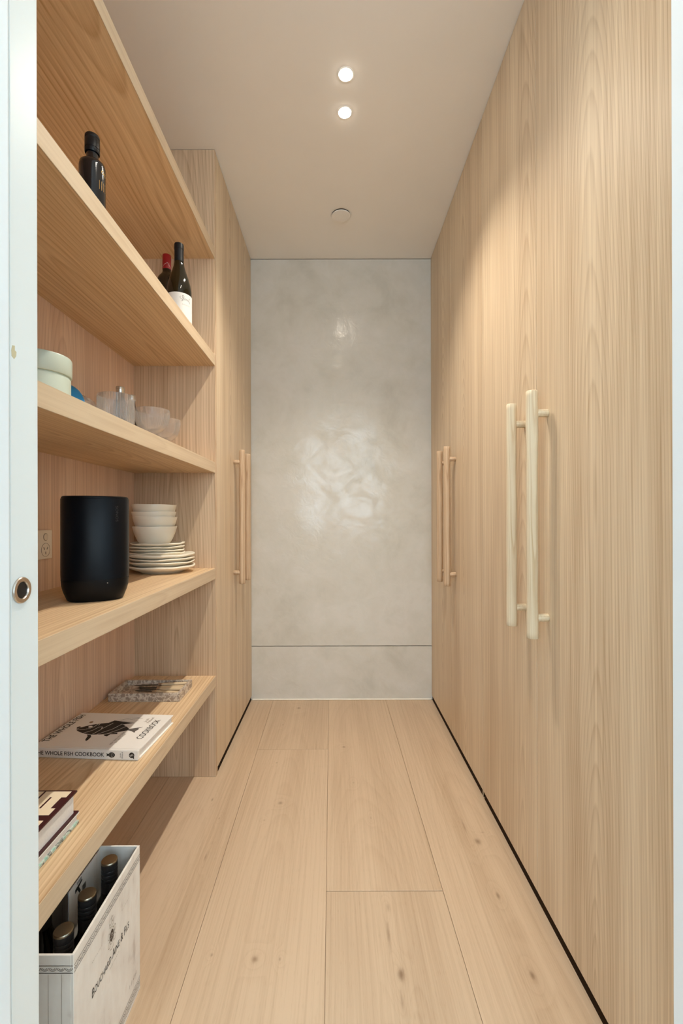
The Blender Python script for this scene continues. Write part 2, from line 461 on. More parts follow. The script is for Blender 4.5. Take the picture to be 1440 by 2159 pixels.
def cabinet(name, side, y0, y1, label, doors, mats, hm, depth, split=None):
    """row of full height doors with the shade below painted as a dark plinth"""
    fx = XR if side > 0 else XL
    s = side
    t = empty(name, (fx + s * depth / 2, (y0 + y1) / 2, 0), label, 'cabinet')
    def bx(n, a, b, *r, **kw):
        x0, x1 = sorted((fx + s * a, fx + s * b)); return box(n, x0, x1, *r, **kw)
    bx('carcass', 0.0225, depth, y0 + 0.002, y1 - 0.002, 0.0252, ZC - 0.0015, M['carcass'], parent=t)
    bx('shade_strip', 0.0025, depth - 0.02, y0 + 0.006, y1 - 0.006, 0.0005, 0.0250, M['kick_shade'], parent=t)
    bx('gap_light', 0.0006, 0.0024, y0 + 0.003, y0 + 0.007, 0.0005, 0.0250, M['gap_light'], parent=t)  # pale slip standing in for light that leaks through the door gap
    n = len(doors)
    ys = [y0, split or (y0 + y1) / 2, y1]
    for i in range(n):
        g = 0.0012
        d = bx('door', 0.0, 0.020, ys[i] + g, ys[i + 1] - g, 0.0250, ZC - 0.0035, mats[i], parent=t, bevel=0.0006, seg=1)
        if doors[i] is not None: handle(d, side, doors[i], hm)
    return t
M['carcass'] = wood('carcass_veneer', lin(150, 122, 88), lin(112, 86, 58), seed=12)
M['gap_light'] = wood('gap_light_pale', VL, VD, seed=13)
cabinet('tall_cabinet', 1, 1.606, YB - 0.003, 'tall flat oak cabinet on the right, beside the plaster wall', [1.967, 2.107],
        [veneer(1.3, 0.02, w0=0.02), veneer(2.6, -0.05, w0=0.08)], HANDLE2, 0.60)
cabinet('tall_cabinet', 1, YW + 0.002, 1.6055, 'tall flat oak cabinet on the right with long pale handles, nearest the doorway', [1.109, 1.240],
        [veneer(3.4, 0.02, w0=0.085, slope=0.05), veneer(4.9, -0.13, w0=0.09, slope=0.055)], HANDLE, 0.60, 1.171)

# ------------------------------------------------------------------ joinery, left side
cabinet('tall_cabinet', -1, YP + 0.0195, YB - 0.003, 'tall flat oak cabinet on the left between the shelves and the plaster wall', [2.053, 2.177],
        [veneer(7.7, 0.05, w0=0.05), veneer(8.1, 0.0, w0=0.07)], HANDLE2, 0.33)

su = empty('shelving_unit', ((XL + XS) / 2, 1.17, 0), 'open oak shelving with five thick shelves along the left side', 'shelves')
box('side_panel', -0.798, XL, YP, YP + 0.019, 0.0005, ZC - 0.0015, wood('side_veneer', lin(220, 193, 162), lin(164, 130, 98), 'Z', 'X', 'Y', u0=0.02, w0=0.04, slope=0.05, freq=110, warp=0.06, ring=0.6, fine=0.6, tone=0.6, seed=5.1), su, 0.0006, 1)
box('side_panel', -0.798, XL, YW + 0.0015, YW + 0.020, 0.0005, ZC - 0.0015, M['carcass'], su, 0.0006, 1)
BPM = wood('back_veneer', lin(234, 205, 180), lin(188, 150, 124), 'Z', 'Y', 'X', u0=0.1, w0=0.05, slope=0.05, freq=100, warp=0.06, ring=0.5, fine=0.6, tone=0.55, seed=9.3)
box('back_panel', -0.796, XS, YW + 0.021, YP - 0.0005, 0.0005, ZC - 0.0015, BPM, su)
ST = [0.387, 0.798, 1.203, 1.612, 2.022]      # shelf tops
TH = 0.041
EDGE = wood('shelf_edge_oak', lin(218, 197, 167), lin(182, 152, 118), 'Y', 'Z', 'X', u0=0.0, w0=0.05, slope=0.01, freq=160, warp=0.03, ring=0.4, fine=0.4, tone=0.4, seed=21, bias=0.12)
for i, z in enumerate(ST):
    sm = wood('shelf_veneer', lin(230, 203, 166), lin(184, 146, 104), 'Y', 'X', 'Z', u0=[0.02, -0.05, 0.03, -0.02, 0.12][i], w0=[0.05, 0.03, 0.04, -0.04, 0.09][i], slope=0.06, freq=100,
              warp=0.06, ring=0.75, fine=0.6, tone=0.5, seed=10 + 2.3 * i)
    sh = box('shelf', XS + 0.0004, XL - 0.0022, YW + 0.0205, YP - 0.0005, z - TH, z, sm, su)
    box('edge_lipping', XL - 0.0021, XL, YW + 0.0205, YP - 0.0005, z - TH, z, EDGE, sh, 0.0006, 1)

# power outlet on the back panel, behind the speaker
t = empty('power_outlet', (XS, 1.168, 0.92), 'white double power outlet on the shelf back panel beside the speaker', 'outlet')
M['outlet'] = plain('outlet_plastic', lin(236, 226, 212), 0.35, var=0.01)
M['outlet_grey'] = plain('outlet_groove', lin(168, 155, 142), 0.5)
plate = box('face_plate', XS + 0.0002, XS + 0.008, 1.110, 1.226, 0.882, 0.9585, M['outlet'], t, 0.0025)
for cy in (1.138, 1.198):
    r = lathe_obj('switch', [(0.0085, 0.0), (0.0085, 0.0018), (0.0075, 0.0026), (0, 0.0030)], M['outlet'], t, (0.008, cy - 1.168, 0.020), seg=28); r.rotation_euler = (0, PI / 2, 0)
    r = lathe_obj('switch_ring', [(0.0087, 0.0), (0.0087, 0.0005), (0.0100, 0.0005), (0.0100, 0.0)], M['outlet_grey'], t, (0.008, cy - 1.168, 0.020), seg=28); r.rotation_euler = (0, PI / 2, 0)
    r = lathe_obj('socket_ring', [(0.0170, 0.0), (0.0170, 0.0006), (0.0180, 0.0006), (0.0180, 0.0)], M['outlet_grey'], t, (0.008, cy - 1.168, -0.014), seg=36); r.rotation_euler = (0, PI / 2, 0)
    for (dy, dz, a) in ((-0.0065, 0.004, 0.5), (0.0065, 0.004, -0.5), (0, -0.008, 0)):
        sl = [(-0.0009, -0.0035), (0.0009, -0.0035), (0.0009, 0.0035), (-0.0009, 0.0035)]
        ca, sa_ = math.cos(a), math.sin(a)
        prism('pin_slot', [(x * ca - y * sa_, x * sa_ + y * ca) for x, y in sl], (0.008, cy - 1.168 + dy, -0.014 + dz), (0, 1, 0), (0, 0, 1), 0.0004, M['black'], t)

# ------------------------------------------------------------------ bottles
def glass(name, col, rough=0.0, ior=1.48, trans=1.0):
    k = NT(name); k.bsdf.inputs['Transmission Weight'].default_value = trans
    oc, _ = k.objco(); nz = k.noise(oc, 30, 2)[0]
    k.link(k.mix(nz, tuple(c * 0.97 for c in col), col), k.bsdf.inputs['Base Color'])
    k.bsdf.inputs['Roughness'].default_value = rough; k.bsdf.inputs['IOR'].default_value = ior
    return k.mat
M['oil_glass'] = plain('near_black_glass', (0.006, 0.008, 0.012), 0.08, spec=0.7)
M['wine_glass_dark'] = plain('dark_green_glass', (0.005, 0.0045, 0.003), 0.06, spec=0.7)
M['olive_glass'] = plain('olive_glass', (0.009, 0.007, 0.002), 0.06, spec=0.7)
M['capsule_black'] = plain('black_capsule', (0.007, 0.008, 0.011), 0.42, spec=0.35)
M['capsule_red'] = plain('red_capsule', lin(150, 14, 26), 0.35)
M['label_white'] = plain('white_label', lin(232, 230, 226), 0.6, var=0.015)
M['gold'] = plain('gold_print', lin(206, 168, 96), 0.4, 0.6)

t = empty('oil_bottle', (-0.559, 1.045, ST[3]), 'black glass oil bottle with gold lettering on the second shelf from the top', 'bottle')
lathe_obj('body', [(0, 0), (0.025, 0), (0.0275, 0.003), (0.0278, 0.010), (0.0278, 0.178), (0.0265, 0.187), (0.0205, 0.1925), (0.0148, 0.195), (0.0132, 0.199), (0.0132, 0.222)], M['oil_glass'], t, seg=48)
cap = lathe_obj('cap', [(0.0150, 0.212), (0.0158, 0.214), (0.0158, 0.2205), (0.0150, 0.221), (0.0150, 0.222), (0.0158, 0.2225), (0.0158, 0.243), (0.0150, 0.244), (0.0150, 0.2452), (0.0158, 0.2462), (0.0156, 0.251), (0.0145, 0.253), (0, 0.2532)], M['capsule_black'], t, seg=40)
# print faces out of the shelf, towards the aisle
def around(r, ang): return (r * math.cos(ang), r * math.sin(ang))
for (s, z, w, h) in (('Og', 0.163, 0.014, 0.011), ('| | | | |', 0.132, 0.024, 0.020)):
    a = math.radians(-8); x, y = around(0.0278, a)
    text('lettering', s, (x, y, z), (-math.sin(a), math.cos(a), 0), (0, 0, 1), w, M['gold'], t, h, 0.0004, curve_r=0.0278)

WB = [(0, 0), (0.034, 0), (0.0400, 0.004), (0.0408, 0.010), (0.0408, 0.120), (0.0402, 0.140), (0.0375, 0.160), (0.0315, 0.182), (0.0235, 0.205), (0.0175, 0.225), (0.0150, 0.240), (0.0142, 0.262), (0.0142, 0.296), (0, 0.296)]
t = empty('wine_bottle', (-0.530, 1.536, ST[3]), 'olive wine bottle with black capsule and white label on the upper shelf', 'bottle')
lathe_obj('body', WB, M['olive_glass'], t, seg=56)
lathe_obj('capsule', [(0.0153, 0.240), (0.0150, 0.262), (0.0150, 0.281), (0.0156, 0.2815), (0.0156, 0.297), (0.0148, 0.300), (0, 0.3002)], M['capsule_black'], t, seg=40)
def band(name, r, z0, z1, a0, a1, mat, parent, n=24):
    v, f = [], []
    for rr in (r, r + 0.0004):
        for i in range(n + 1):
            a = a0 + (a1 - a0) * i / n
            for z in (z0, z1): v.append((rr * math.cos(a), rr * math.sin(a), z))
    m_ = 2 * (n + 1)
    for i in range(n):
        for o_ in (0, m_): f.append((o_ + 2 * i, o_ + 2 * i + 2, o_ + 2 * i + 3, o_ + 2 * i + 1))
        for q in (0, 1): f.append((2 * i + q, 2 * i + 2 + q, m_ + 2 * i + 2 + q, m_ + 2 * i + q))
    for i in (0, n): f.append((2 * i, 2 * i + 1, m_ + 2 * i + 1, m_ + 2 * i))
    return link(name, mesh_from(name, v, f), mat, parent, (0, 0, 0), smooth=False)
lab = band('label', 0.0409, 0.034, 0.121, math.radians(-130), math.radians(20), M['label_white'], t)
a = math.radians(-38)
x, y = around(0.0413, a)
tx = (-math.sin(a), math.cos(a), 0)
def wrapped(name, lines, width, r, a, z, mat, parent):
    v, f = [], []
    for ln in lines:
        for (x0, y0), (x1, y1) in zip(ln[:-1], ln[1:]):
            dx, dy = x1 - x0, y1 - y0; L = math.hypot(dx, dy) or 1e-9
            ex, ey = -dy / L * width / 2, dx / L * width / 2; b = len(v)
            for (px, py_) in ((x0 + ex, y0 + ey), (x0 - ex, y0 - ey), (x1 - ex, y1 - ey), (x1 + ex, y1 + ey)):
                t_ = a + px / r; v.append((r * math.cos(t_), r * math.sin(t_), z + py_))
            f.append((b, b + 1, b + 2, b + 3))
    return link(name, mesh_from(name, v, f, False), mat, parent)
arc = lambda cx, cy, rx, ry, a0, a1, n=10: [(cx + rx * math.cos(a0 + (a1 - a0) * i / n), cy + ry * math.sin(a0 + (a1 - a0) * i / n)) for i in range(n + 1)]
bridge = [arc(0, -0.004, 0.015, 0.008, 0, PI), arc(0, -0.007, 0.015, 0.008, 0, PI), [(-0.018, -0.006), (0.018, -0.006)], arc(-0.011, 0.010, 0.003, 0.004, 0, 5), arc(-0.008, 0.006, 0.004, 0.003, 1, 5),
          arc(0.013, 0.007, 0.002, 0.003, 0, 5), arc(-0.017, 0.006, 0.004, 0.004, 2, 6)]
wrapped('label_drawing', bridge, 0.0009, 0.0415, a, 0.099, M['ink_brown'], lab)
wrapped('fine_print', [[(-0.014 + 0.003 * i, -0.002), (-0.0135 + 0.003 * i, 0.002)] for i in range(10)], 0.0006, 0.0415, a, 0.083, M['ink_pale'], lab)

t = empty('wine_bottle', (-0.597, 1.606, ST[3]), 'dark wine bottle with red capsule behind the olive bottle on the upper shelf', 'bottle')
lathe_obj('body', [(0, 0), (0.033, 0), (0.0372, 0.004), (0.0375, 0.010), (0.0375, 0.190), (0.0365, 0.205), (0.0300, 0.222), (0.0200, 0.234), (0.0150, 0.243), (0.0142, 0.262), (0.0142, 0.300), (0, 0.300)], M['wine_glass_dark'], t, seg=48)
lathe_obj('capsule', [(0.0150, 0.252), (0.0150, 0.300), (0.0142, 0.3032), (0, 0.3035)], M['capsule_red'], t, seg=40)
wrapped('mountain_line', [[(-0.020, 0.001), (-0.013, 0.004), (-0.008, 0.010), (-0.006, 0.009), (0.000, 0.015), (0.002, 0.013), (0.006, 0.006), (0.010, 0.003), (0.014, -0.002), (0.020, 0.0)]], 0.0008, 0.0153,
        math.radians(-65), 0.257, M['label_white'], t)

# ------------------------------------------------------------------ third shelf: canister, bag, glasses
M['sage'] = plain('sage_enamel', lin(196, 210, 198), 0.35, var=0.012)
t = empty('lidded_canister', (-0.652, 1.000, ST[2]), 'pale sage green round canister with fitted lid beside the white door', 'canister')
lathe_obj('body', [(0, 0), (0.056, 0), (0.0595, 0.003), (0.0600, 0.008), (0.0600, 0.094), (0.0580, 0.0975), (0.0580, 0.1000)], M['sage'], t, seg=64)
lathe_obj('lid', [(0.0575, 0.0985), (0.0615, 0.0990), (0.0625, 0.1005), (0.0625, 0.136), (0.0610, 0.1392), (0.0575, 0.1405), (0, 0.1408)], M['sage'], t, seg=64)

def bag():
    t = empty('food_bag', (-0.697, 1.190, ST[2]), 'crumpled clear plastic bag with blue label beside the sage canister', 'bag')
    rnd = random.Random(4)
    nu, nv = 22, 14
    v, f = [], []
    for i in range(nu + 1):
        a = i / nu
        # long axis runs along the shelf: fat at the near end, thin twisted end beyond
        w = 0.055 * (1 - 0.40 * a) * (0.45 + 0.55 * math.sin(min(1, a * 5) * PI / 2)) + 0.006
        h = 0.126 * (1 - 0.10 * a - 0.75 * max(0, a - 0.70) / 0.30)
        for j in range(nv):
            th = 2 * PI * j / nv
            wr = 1 + 0.10 * math.sin(5 * th + a * 19) + 0.05 * math.sin(9 * th - a * 31) + rnd.uniform(-0.035, 0.035)
            x = w * math.cos(th) * wr; z = h * (0.5 + 0.5 * math.sin(th)) * (0.93 + 0.07 * wr)
            v.append((x, -0.07 + 0.22 * a, max(0.0008, z)))
    for i in range(nu):
        for j in range(nv):
            f.append((i * nv + j, i * nv + (j + 1) % nv, (i + 1) * nv + (j + 1) % nv, (i + 1) * nv + j))
    f.append(tuple(range(nv))); f.append(tuple(range(nu * nv, (nu + 1) * nv)))
    k = NT('cellophane'); oc, _ = k.objco()
    k.link(k.mix(k.noise(oc, 60, 4, 0.6)[0], lin(226, 200, 180), lin(252, 248, 244)), k.bsdf.inputs['Base Color'])
    k.bsdf.inputs['Roughness'].default_value = 0.12; k.bsdf.inputs['Transmission Weight'].default_value = 0.2; k.bsdf.inputs['Alpha'].default_value = 0.75
    k.bump(k.noise(oc, 120, 3)[0], 0.8, 0.002)
    o = link('pouch', mesh_from('pouch', v, f), k.mat, t, smooth=True); smooth_angle(o, 30)
    mb = plain('blue_label', lin(24, 134, 190), 0.35)
    # label wraps over the top of the near end
    vv, ff = [], []
    for i in range(7):
        a = 0.0 + 0.13 * i / 6
        w = 0.055 * (1 - 0.40 * a) * (0.45 + 0.55 * math.sin(min(1, a * 5) * PI / 2)) + 0.006
        h = 0.126 * (1 - 0.10 * a)
        for j in range(9):
            th = 0.15 + (PI * 0.5) * j / 8
            vv.append((w * 1.17 * math.cos(th) + 0.001, -0.07 + 0.22 * a, h * (0.5 + 0.5 * math.sin(th)) * 1.025 + 0.001))
    for i in range(6):
        for j in range(8): ff.append((i * 9 + j, i * 9 + j + 1, (i + 1) * 9 + j + 1, (i + 1) * 9 + j))
    link('label', mesh_from('label', vv, ff), mb, t, smooth=True)
bag()

M['glass'] = glass('clear_glass', (1.0, 1.0, 1.0), ior=1.42, trans=0.84, rough=0.0)
_t = M['glass'].node_tree; _tr = _t.nodes.new('ShaderNodeBsdfTransparent'); _mx = _t.nodes.new('ShaderNodeMixShader'); _mx.inputs[0].default_value = 0.42
_t.links.new(_tr.outputs[0], _mx.inputs[1]); _t.links.new(_t.nodes['Principled BSDF'].outputs[0], _mx.inputs[2]); _t.links.new(_mx.outputs[0], _t.nodes['Material Output'].inputs['Surface'])
N_RIB = 44
def ribbed(idx, amp=0.034): return lambda i, t: 1 + (amp * (abs(math.sin(t * N_RIB / 2)) - 0.5) if i in idx else 0)
t = empty('ribbed_tumbler', (-0.557, 1.150, ST[2]), 'clear ribbed straight glass tumbler on the middle shelf', 'glass')
prof = [(0, 0), (0.036, 0), (0.040, 0.003), (0.0422, 0.010), (0.0428, 0.040), (0.0428, 0.090), (0.0424, 0.0945), (0.0410, 0.0945), (0.0406, 0.090), (0.0404, 0.040), (0.0398, 0.014), (0.036, 0.009), (0, 0.0085)]
lathe_obj('cup', prof, M['glass'], t, seg=N_RIB * 6, ripple=ribbed((3, 4, 5)))

M['cap_metal'] = plain('cap_metal', (0.62, 0.58, 0.52), 0.32, 1.0)
M['brown_glass'] = plain('brown_glass', (0.018, 0.012, 0.006), 0.1, spec=0.6)
t0 = empty('small_bottle', (-0.641, 1.350, ST[2]), 'small dark bottle with metal screw cap directly behind the ribbed tumbler', 'bottle', 'small metal capped bottles')
lathe_obj('body', [(0, 0), (0.026, 0), (0.028, 0.003), (0.028, 0.100), (0.026, 0.112), (0.018, 0.128), (0.0120, 0.140), (0.0105, 0.150), (0.0105, 0.160), (0, 0.160)], M['brown_glass'], t0, seg=36)
lathe_obj('cap', [(0.0118, 0.156), (0.0122, 0.157), (0.0122, 0.1665), (0.0112, 0.1675), (0.0122, 0.1685), (0.0122, 0.1735), (0.0114, 0.1750), (0, 0.1752)], M['cap_metal'], t0, seg=30)
dup(t0, (-0.648, 1.440, ST[2]), 'small dark bottle with metal screw cap, the one further along nearer the coupe glasses')

def coupe(loc, label, rib):
    t = empty('coupe_glass', loc, label, 'glass', 'stemmed coupe glasses')
    prof = [(0, 0), (0.031, 0.0), (0.0325, 0.0012), (0.030, 0.0026), (0.010, 0.0050), (0.0048, 0.010), (0.0042, 0.022), (0.0060, 0.033), (0.016, 0.039),
            (0.030, 0.047), (0.041, 0.060), (0.0470, 0.076), (0.0500, 0.094), (0.0508, 0.1075), (0.0502, 0.1085), (0.0492, 0.1078), (0.0484, 0.094), (0.0453, 0.0770), (0.0392, 0.0618), (0.0285, 0.0490), (0.015, 0.0418), (0, 0.040)]
    lathe_obj('bowl_and_stem', prof, M['glass'], t, seg=N_RIB * 6 if rib else 72, ripple=ribbed((9, 10, 11, 12), 0.022) if rib else None)
coupe((-0.552, 1.362, ST[2]), 'clear ribbed coupe glass on a short stem beside the tumbler', True)
coupe((-0.566, 1.500, ST[2]), 'plain clear coupe glass behind the ribbed coupe, near the end panel', False)

# ------------------------------------------------------------------ fourth shelf: speaker, crockery
def super_lathe(profile, seg=72, n=2.5):
    verts, faces, rings = [], [], []
    for (rx, ry, z) in profile:
        ids = []
        if rx < 1e-6:
            verts.append((0, 0, z)); rings.append([len(verts) - 1]); continue
        for s in range(seg):
            t_ = 2 * PI * s / seg; c, s_ = math.cos(t_), math.sin(t_)
            verts.append((rx * math.copysign(abs(c) ** (2 / n), c), ry * math.copysign(abs(s_) ** (2 / n), s_), z)); ids.append(len(verts) - 1)
        rings.append(ids)
    for a, b in zip(rings[:-1], rings[1:]):
        for s in range(seg):
            s2 = (s + 1) % seg
            if len(a) == 1 and len(b) == 1: continue
            if len(a) == 1: faces.append((a[0], b[s2], b[s]))
            elif len(b) == 1: faces.append((a[s], a[s2], b[0]))
            else: faces.append((a[s], a[s2], b[s2], b[s]))
    return verts, faces
M['speaker'] = plain('speaker_black_grille', (0.0022, 0.0036, 0.0065), 0.34, spec=0.17, bump=0.05, bscale=900)
M['speaker_base'] = plain('speaker_black_base', (0.0025, 0.0032, 0.0045), 0.4, spec=0.2)
M['speaker_ink'] = plain('speaker_logo', (0.030, 0.031, 0.034), 0.35)
t = empty('speaker', (-0.572, 1.080, ST[1]), 'tall black rounded portable speaker on the fourth shelf from the top', 'speaker', rz=math.radians(28))
rx, ry = 0.0715, 0.0600
def sp(name, prof, mat):
    v, f = super_lathe(prof); o = link(name, mesh_from(name, v, f), mat, t, smooth=True); return smooth_angle(o, 35)
sp('grille', [(rx, ry, 0.0520), (rx + 0.0004, ry + 0.0004, 0.060), (rx + 0.0004, ry + 0.0004, 0.2345), (rx - 0.0006, ry - 0.0006, 0.2368)], M['speaker'])
sp('base', [(0, 0, 0), (rx - 0.016, ry - 0.014, 0.0), (rx - 0.012, ry - 0.011, 0.003), (rx - 0.0045, ry - 0.0045, 0.022), (rx - 0.001, ry - 0.001, 0.036), (rx, ry, 0.0505), (rx - 0.0012, ry - 0.0012, 0.0508), (rx - 0.0012, ry - 0.0012, 0.0522)], M['speaker_base'])
sp('top_cap', [(rx - 0.0016, ry - 0.0016, 0.2355), (rx - 0.0012, ry - 0.0012, 0.2375), (rx - 0.0012, ry - 0.0012, 0.2395), (rx - 0.004, ry - 0.004, 0.2415), (rx * 0.6, ry * 0.6, 0.2395), (0, 0, 0.2390)], M['speaker_base'])
# logo runs up the front of the grille; small light and mark on the base
def spoint(ang, extra=0.0008, n=2.5):
    c, s_ = math.cos(ang), math.sin(ang)
    return Vector(((rx + extra) * math.copysign(abs(c) ** (2 / n), c), (ry + extra) * math.copysign(abs(s_) ** (2 / n), s_), 0))
def stang(ang):
    d = (spoint(ang + 0.02) - spoint(ang - 0.02)).normalized(); return d
ang = math.radians(-58); p = spoint(ang); d = stang(ang)
text('logo', 'SONOS', (p.x, p.y, 0.201), (0, 0, 1), -d, 0.036, M['speaker_ink'], t, 0.0062, 0.0003)
ang = math.radians(-84); p = spoint(ang, 0.0002); d = stang(ang)
lo = lathe_obj('status_light', [(0, 0.0006), (0.0011, 0.0004), (0.0013, 0)], M['outlet_grey'], t, (p.x + 0.012, p.y + 0.001, 0.043), seg=12); lo.rotation_euler = (PI / 2, 0, 0)

M['stoneware'] = plain('cream_stoneware', lin(236, 228, 210), 0.32, var=0.02, scale=18)
PX, PY = -0.622, 1.620
z = ST[1]
def plate(r, h, rim, z, label, seed, group, dx=0, dy=0):
    rnd = random.Random(seed); p = [rnd.uniform(0, 6.28) for _ in range(4)]
    wob = lambda t_, rr: (0.0009 * math.sin(2 * t_ + p[0]) + 0.0008 * math.sin(3 * t_ + p[1]) + 0.0007 * math.sin(7 * t_ + p[2])) * max(0, (rr / r - 0.75) / 0.25)
    prof = [(0, 0.0015), (r * 0.52, 0.0015), (r * 0.54, 0.0), (r * 0.60, 0.0), (r * 0.63, 0.0025), (r * 0.82, h * 0.42), (r * 0.97, h - rim * 0.9), (r, h - rim * 0.45), (r * 0.985, h), (r * 0.95, h), (r * 0.80, h * 0.55), (r * 0.62, 0.0065), (0, 0.006)]
    t = empty('dinner_plate' if r > 0.1 else 'side_plate', (PX + dx, PY + dy, z), label, 'plate', group)
    rip = lambda i, t_: 1 + 0.006 * math.sin(2 * t_ + p[3]) + 0.004 * math.sin(5 * t_ + p[1])
    return tag(lathe_obj('dish', prof, M['stoneware'], t, seg=72, wobble=wob, ripple=rip)) and t
G1, G2, G3 = 'large cream plates in the stack', 'small cream plates in the stack', 'cream bowls in the stack'
plate(0.112, 0.026, 0.009, z + 0.0005, 'lowest large cream plate, resting directly on the shelf', 1, G1)
plate(0.111, 0.024, 0.006, z + 0.0175, 'second large cream plate from the bottom of the stack', 2, G1, -0.001)
plate(0.111, 0.024, 0.006, z + 0.0290, 'third large cream plate from the bottom of the stack', 3, G1, 0.001, 0.001)
plate(0.110, 0.026, 0.010, z + 0.0415, 'topmost large cream plate with thick rim, under the smaller plates', 4, G1, 0.001)
zz = z + 0.0480
dxs = -0.016
plate(0.093, 0.020, 0.006, zz + 0.0050, 'lowest of the four smaller cream plates in the crockery stack', 5, G2, dxs)
plate(0.092, 0.019, 0.005, zz + 0.0160, 'second smaller cream plate from below in the crockery stack', 6, G2, dxs - 0.001)
plate(0.092, 0.019, 0.005, zz + 0.0265, 'third smaller cream plate from below in the crockery stack', 7, G2, dxs)
plate(0.093, 0.020, 0.006, zz + 0.0375, 'topmost smaller cream plate, directly under the bowls', 8, G2, dxs + 0.001)
bz = zz + 0.0445
bowl_me = None
for i, (dz, h) in enumerate(((0, 0.070), (0.0345, 0.070), (0.0515, 0.070), (0.0765, 0.070))):
    t = empty('bowl', (PX - 0.026 + (0.001, 0.002, -0.002, -0.001)[i], PY, bz + dz), ['lowest cream bowl, its whole tapered side showing above the plates', 'second cream bowl from the bottom of the bowl stack',
              'third cream bowl, only its narrow rim showing below the top one', 'topmost cream bowl of the bowl stack'][i], 'bowl', G3)
    prof = [(0, 0.002), (0.036, 0.002), (0.038, 0), (0.043, 0), (0.046, 0.003), (0.059, 0.022), (0.069, 0.046), (0.0748, 0.068), (0.0742, 0.070), (0.0722, 0.0698), (0.066, 0.048), (0.056, 0.026), (0.042, 0.0075), (0, 0.006)]
    if bowl_me is None:
        o = lathe_obj('dish', prof, M['stoneware'], t, seg=64, wobble=lambda t_, r: 0.0007 * math.sin(2 * t_ + 1) + 0.0005 * math.sin(5 * t_)); bowl_me = o.data
    else:
        o = link('dish', bowl_me, None, t); o.rotation_euler = (0, 0, 1.3 * i)

# ------------------------------------------------------------------ lowest shelf: tray with knives, cookbook, books
def marble():
    k = NT('speckled_marble'); oc, o = k.objco()
    vo = k.n('ShaderNodeTexVoronoi'); vo.feature = 'DISTANCE_TO_EDGE'; vo.inputs['Scale'].default_value = 62
    wn = k.noise(oc, 70, 3)[1]
    mx = k.n('ShaderNodeMix'); mx.data_type = 'VECTOR'; mx.inputs[0].default_value = 0.025; k.link(oc, mx.inputs[4]); k.link(wn, mx.inputs[5]); k.link(mx.outputs[1], vo.inputs['Vector'])
    n = k.noise(oc, 160, 3)[0]; n2 = k.noise(oc, 22, 3)[0]
    e = k.m('ADD', k.m('MULTIPLY', vo.outputs['Distance'], 3.2), k.m('MULTIPLY', k.m('SUBTRACT', n, 0.5), 0.9))
    e = k.m('ADD', e, k.m('MULTIPLY', k.m('SUBTRACT', n2, 0.5), 0.6))
    c = k.ramp(e, [(0.12, lin(214, 202, 186)), (0.34, lin(186, 170, 154)), (0.60, lin(160, 142, 126))])
    k.link(c, k.bsdf.inputs['Base Color']); k.bsdf.inputs['Roughness'].default_value = 0.45
    return k.mat
M['marble'] = marble()
TZ = ST[0]
t = empty('marble_tray', (-0.6335, 1.558, TZ), 'rectangular speckled brown marble tray near the end panel', 'tray')
tx0, tx1, ty0, ty1, tz1 = -0.751, -0.517, 1.492, 1.624, TZ + 0.027
box('tray_base', tx0 + 0.0102, tx1 - 0.0102, ty0 + 0.0102, ty1 - 0.0102, TZ + 0.0003, TZ + 0.010, M['marble'], t)
box('rim', tx0, tx1, ty0, ty0 + 0.010, TZ + 0.0003, tz1, M['marble'], t, 0.0008, 1)
box('rim', tx0, tx1, ty1 - 0.010, ty1, TZ + 0.0003, tz1, M['marble'], t, 0.0008, 1)
box('rim', tx0, tx0 + 0.010, ty0 + 0.010, ty1 - 0.010, TZ + 0.0003, tz1, M['marble'], t, 0.0008, 1)
box('rim', tx1 - 0.010, tx1, ty0 + 0.010, ty1 - 0.010, TZ + 0.0003, tz1, M['marble'], t, 0.0008, 1)
M['blade'] = plain('dark_blade', (0.10, 0.09, 0.075), 0.35, 0.9)
M['bolster'] = plain('steel_bolster', (0.55, 0.50, 0.42), 0.3, 1.0)
kn_handle = wood('knife_handle', lin(226, 206, 172), lin(180, 146, 106), 'X', 'Y', 'Z', u0=0.01, w0=0.01, slope=0.02, freq=300, warp=0.01, fine=0.4, seed=2, rough=0.5)
def knife(x, y, z, rz, label, L=0.105):
    t = empty('table_knife', (x, y, z), label, 'knife', 'knives in the marble tray', rz=rz)
    # handle towards +x, blade towards -x
    v, f = [], []
    secs = [(0.0, 0.0044, 0.0046), (0.012, 0.0056, 0.0054), (0.045, 0.0066, 0.0062), (0.078, 0.0070, 0.0066), (0.086, 0.0064, 0.0060)]
    n = 12
    for (hx, ry_, rz_) in secs:
        for j in range(n):
            a_ = 2 * PI * j / n; v.append((hx, ry_ * math.cos(a_), rz_ * math.sin(a_)))
    for i in range(len(secs) - 1):
        for j in range(n): f.append((i * n + j, i * n + (j + 1) % n, (i + 1) * n + (j + 1) % n, (i + 1) * n + j))
    f += [tuple(range(n)), tuple(range((len(secs) - 1) * n, len(secs) * n))]
    o = link('handle', mesh_from('handle', v, f), kn_handle, t, smooth=True); smooth_angle(o, 45)
    cylinder_between('bolster', (-0.012, 0, 0), (0.0005, 0, 0), 0.0042, M['bolster'], t, 12)
    out = [(-0.010, -0.0030), (-0.030, -0.0058), (-L * 0.75, -0.0052), (-L, 0.0036), (-L * 0.9, 0.0044), (-0.030, 0.0046), (-0.010, 0.0032)]
    prism('blade', out, (0, 0, -0.0006), (1, 0, 0), (0, 1, 0), 0.0012, M['blade'], t)
    return t
kz = TZ + 0.0172
knife(-0.612, 1.590, kz + 0.004, math.radians(6), 'pale handled knife lying furthest back in the marble tray', 0.095)
knife(-0.606, 1.560, kz, math.radians(-3), 'pale handled knife in the middle of the marble tray', 0.085)
knife(-0.612, 1.535, kz, math.radians(-10), 'pale handled knife nearest the front rim of the marble tray', 0.085)
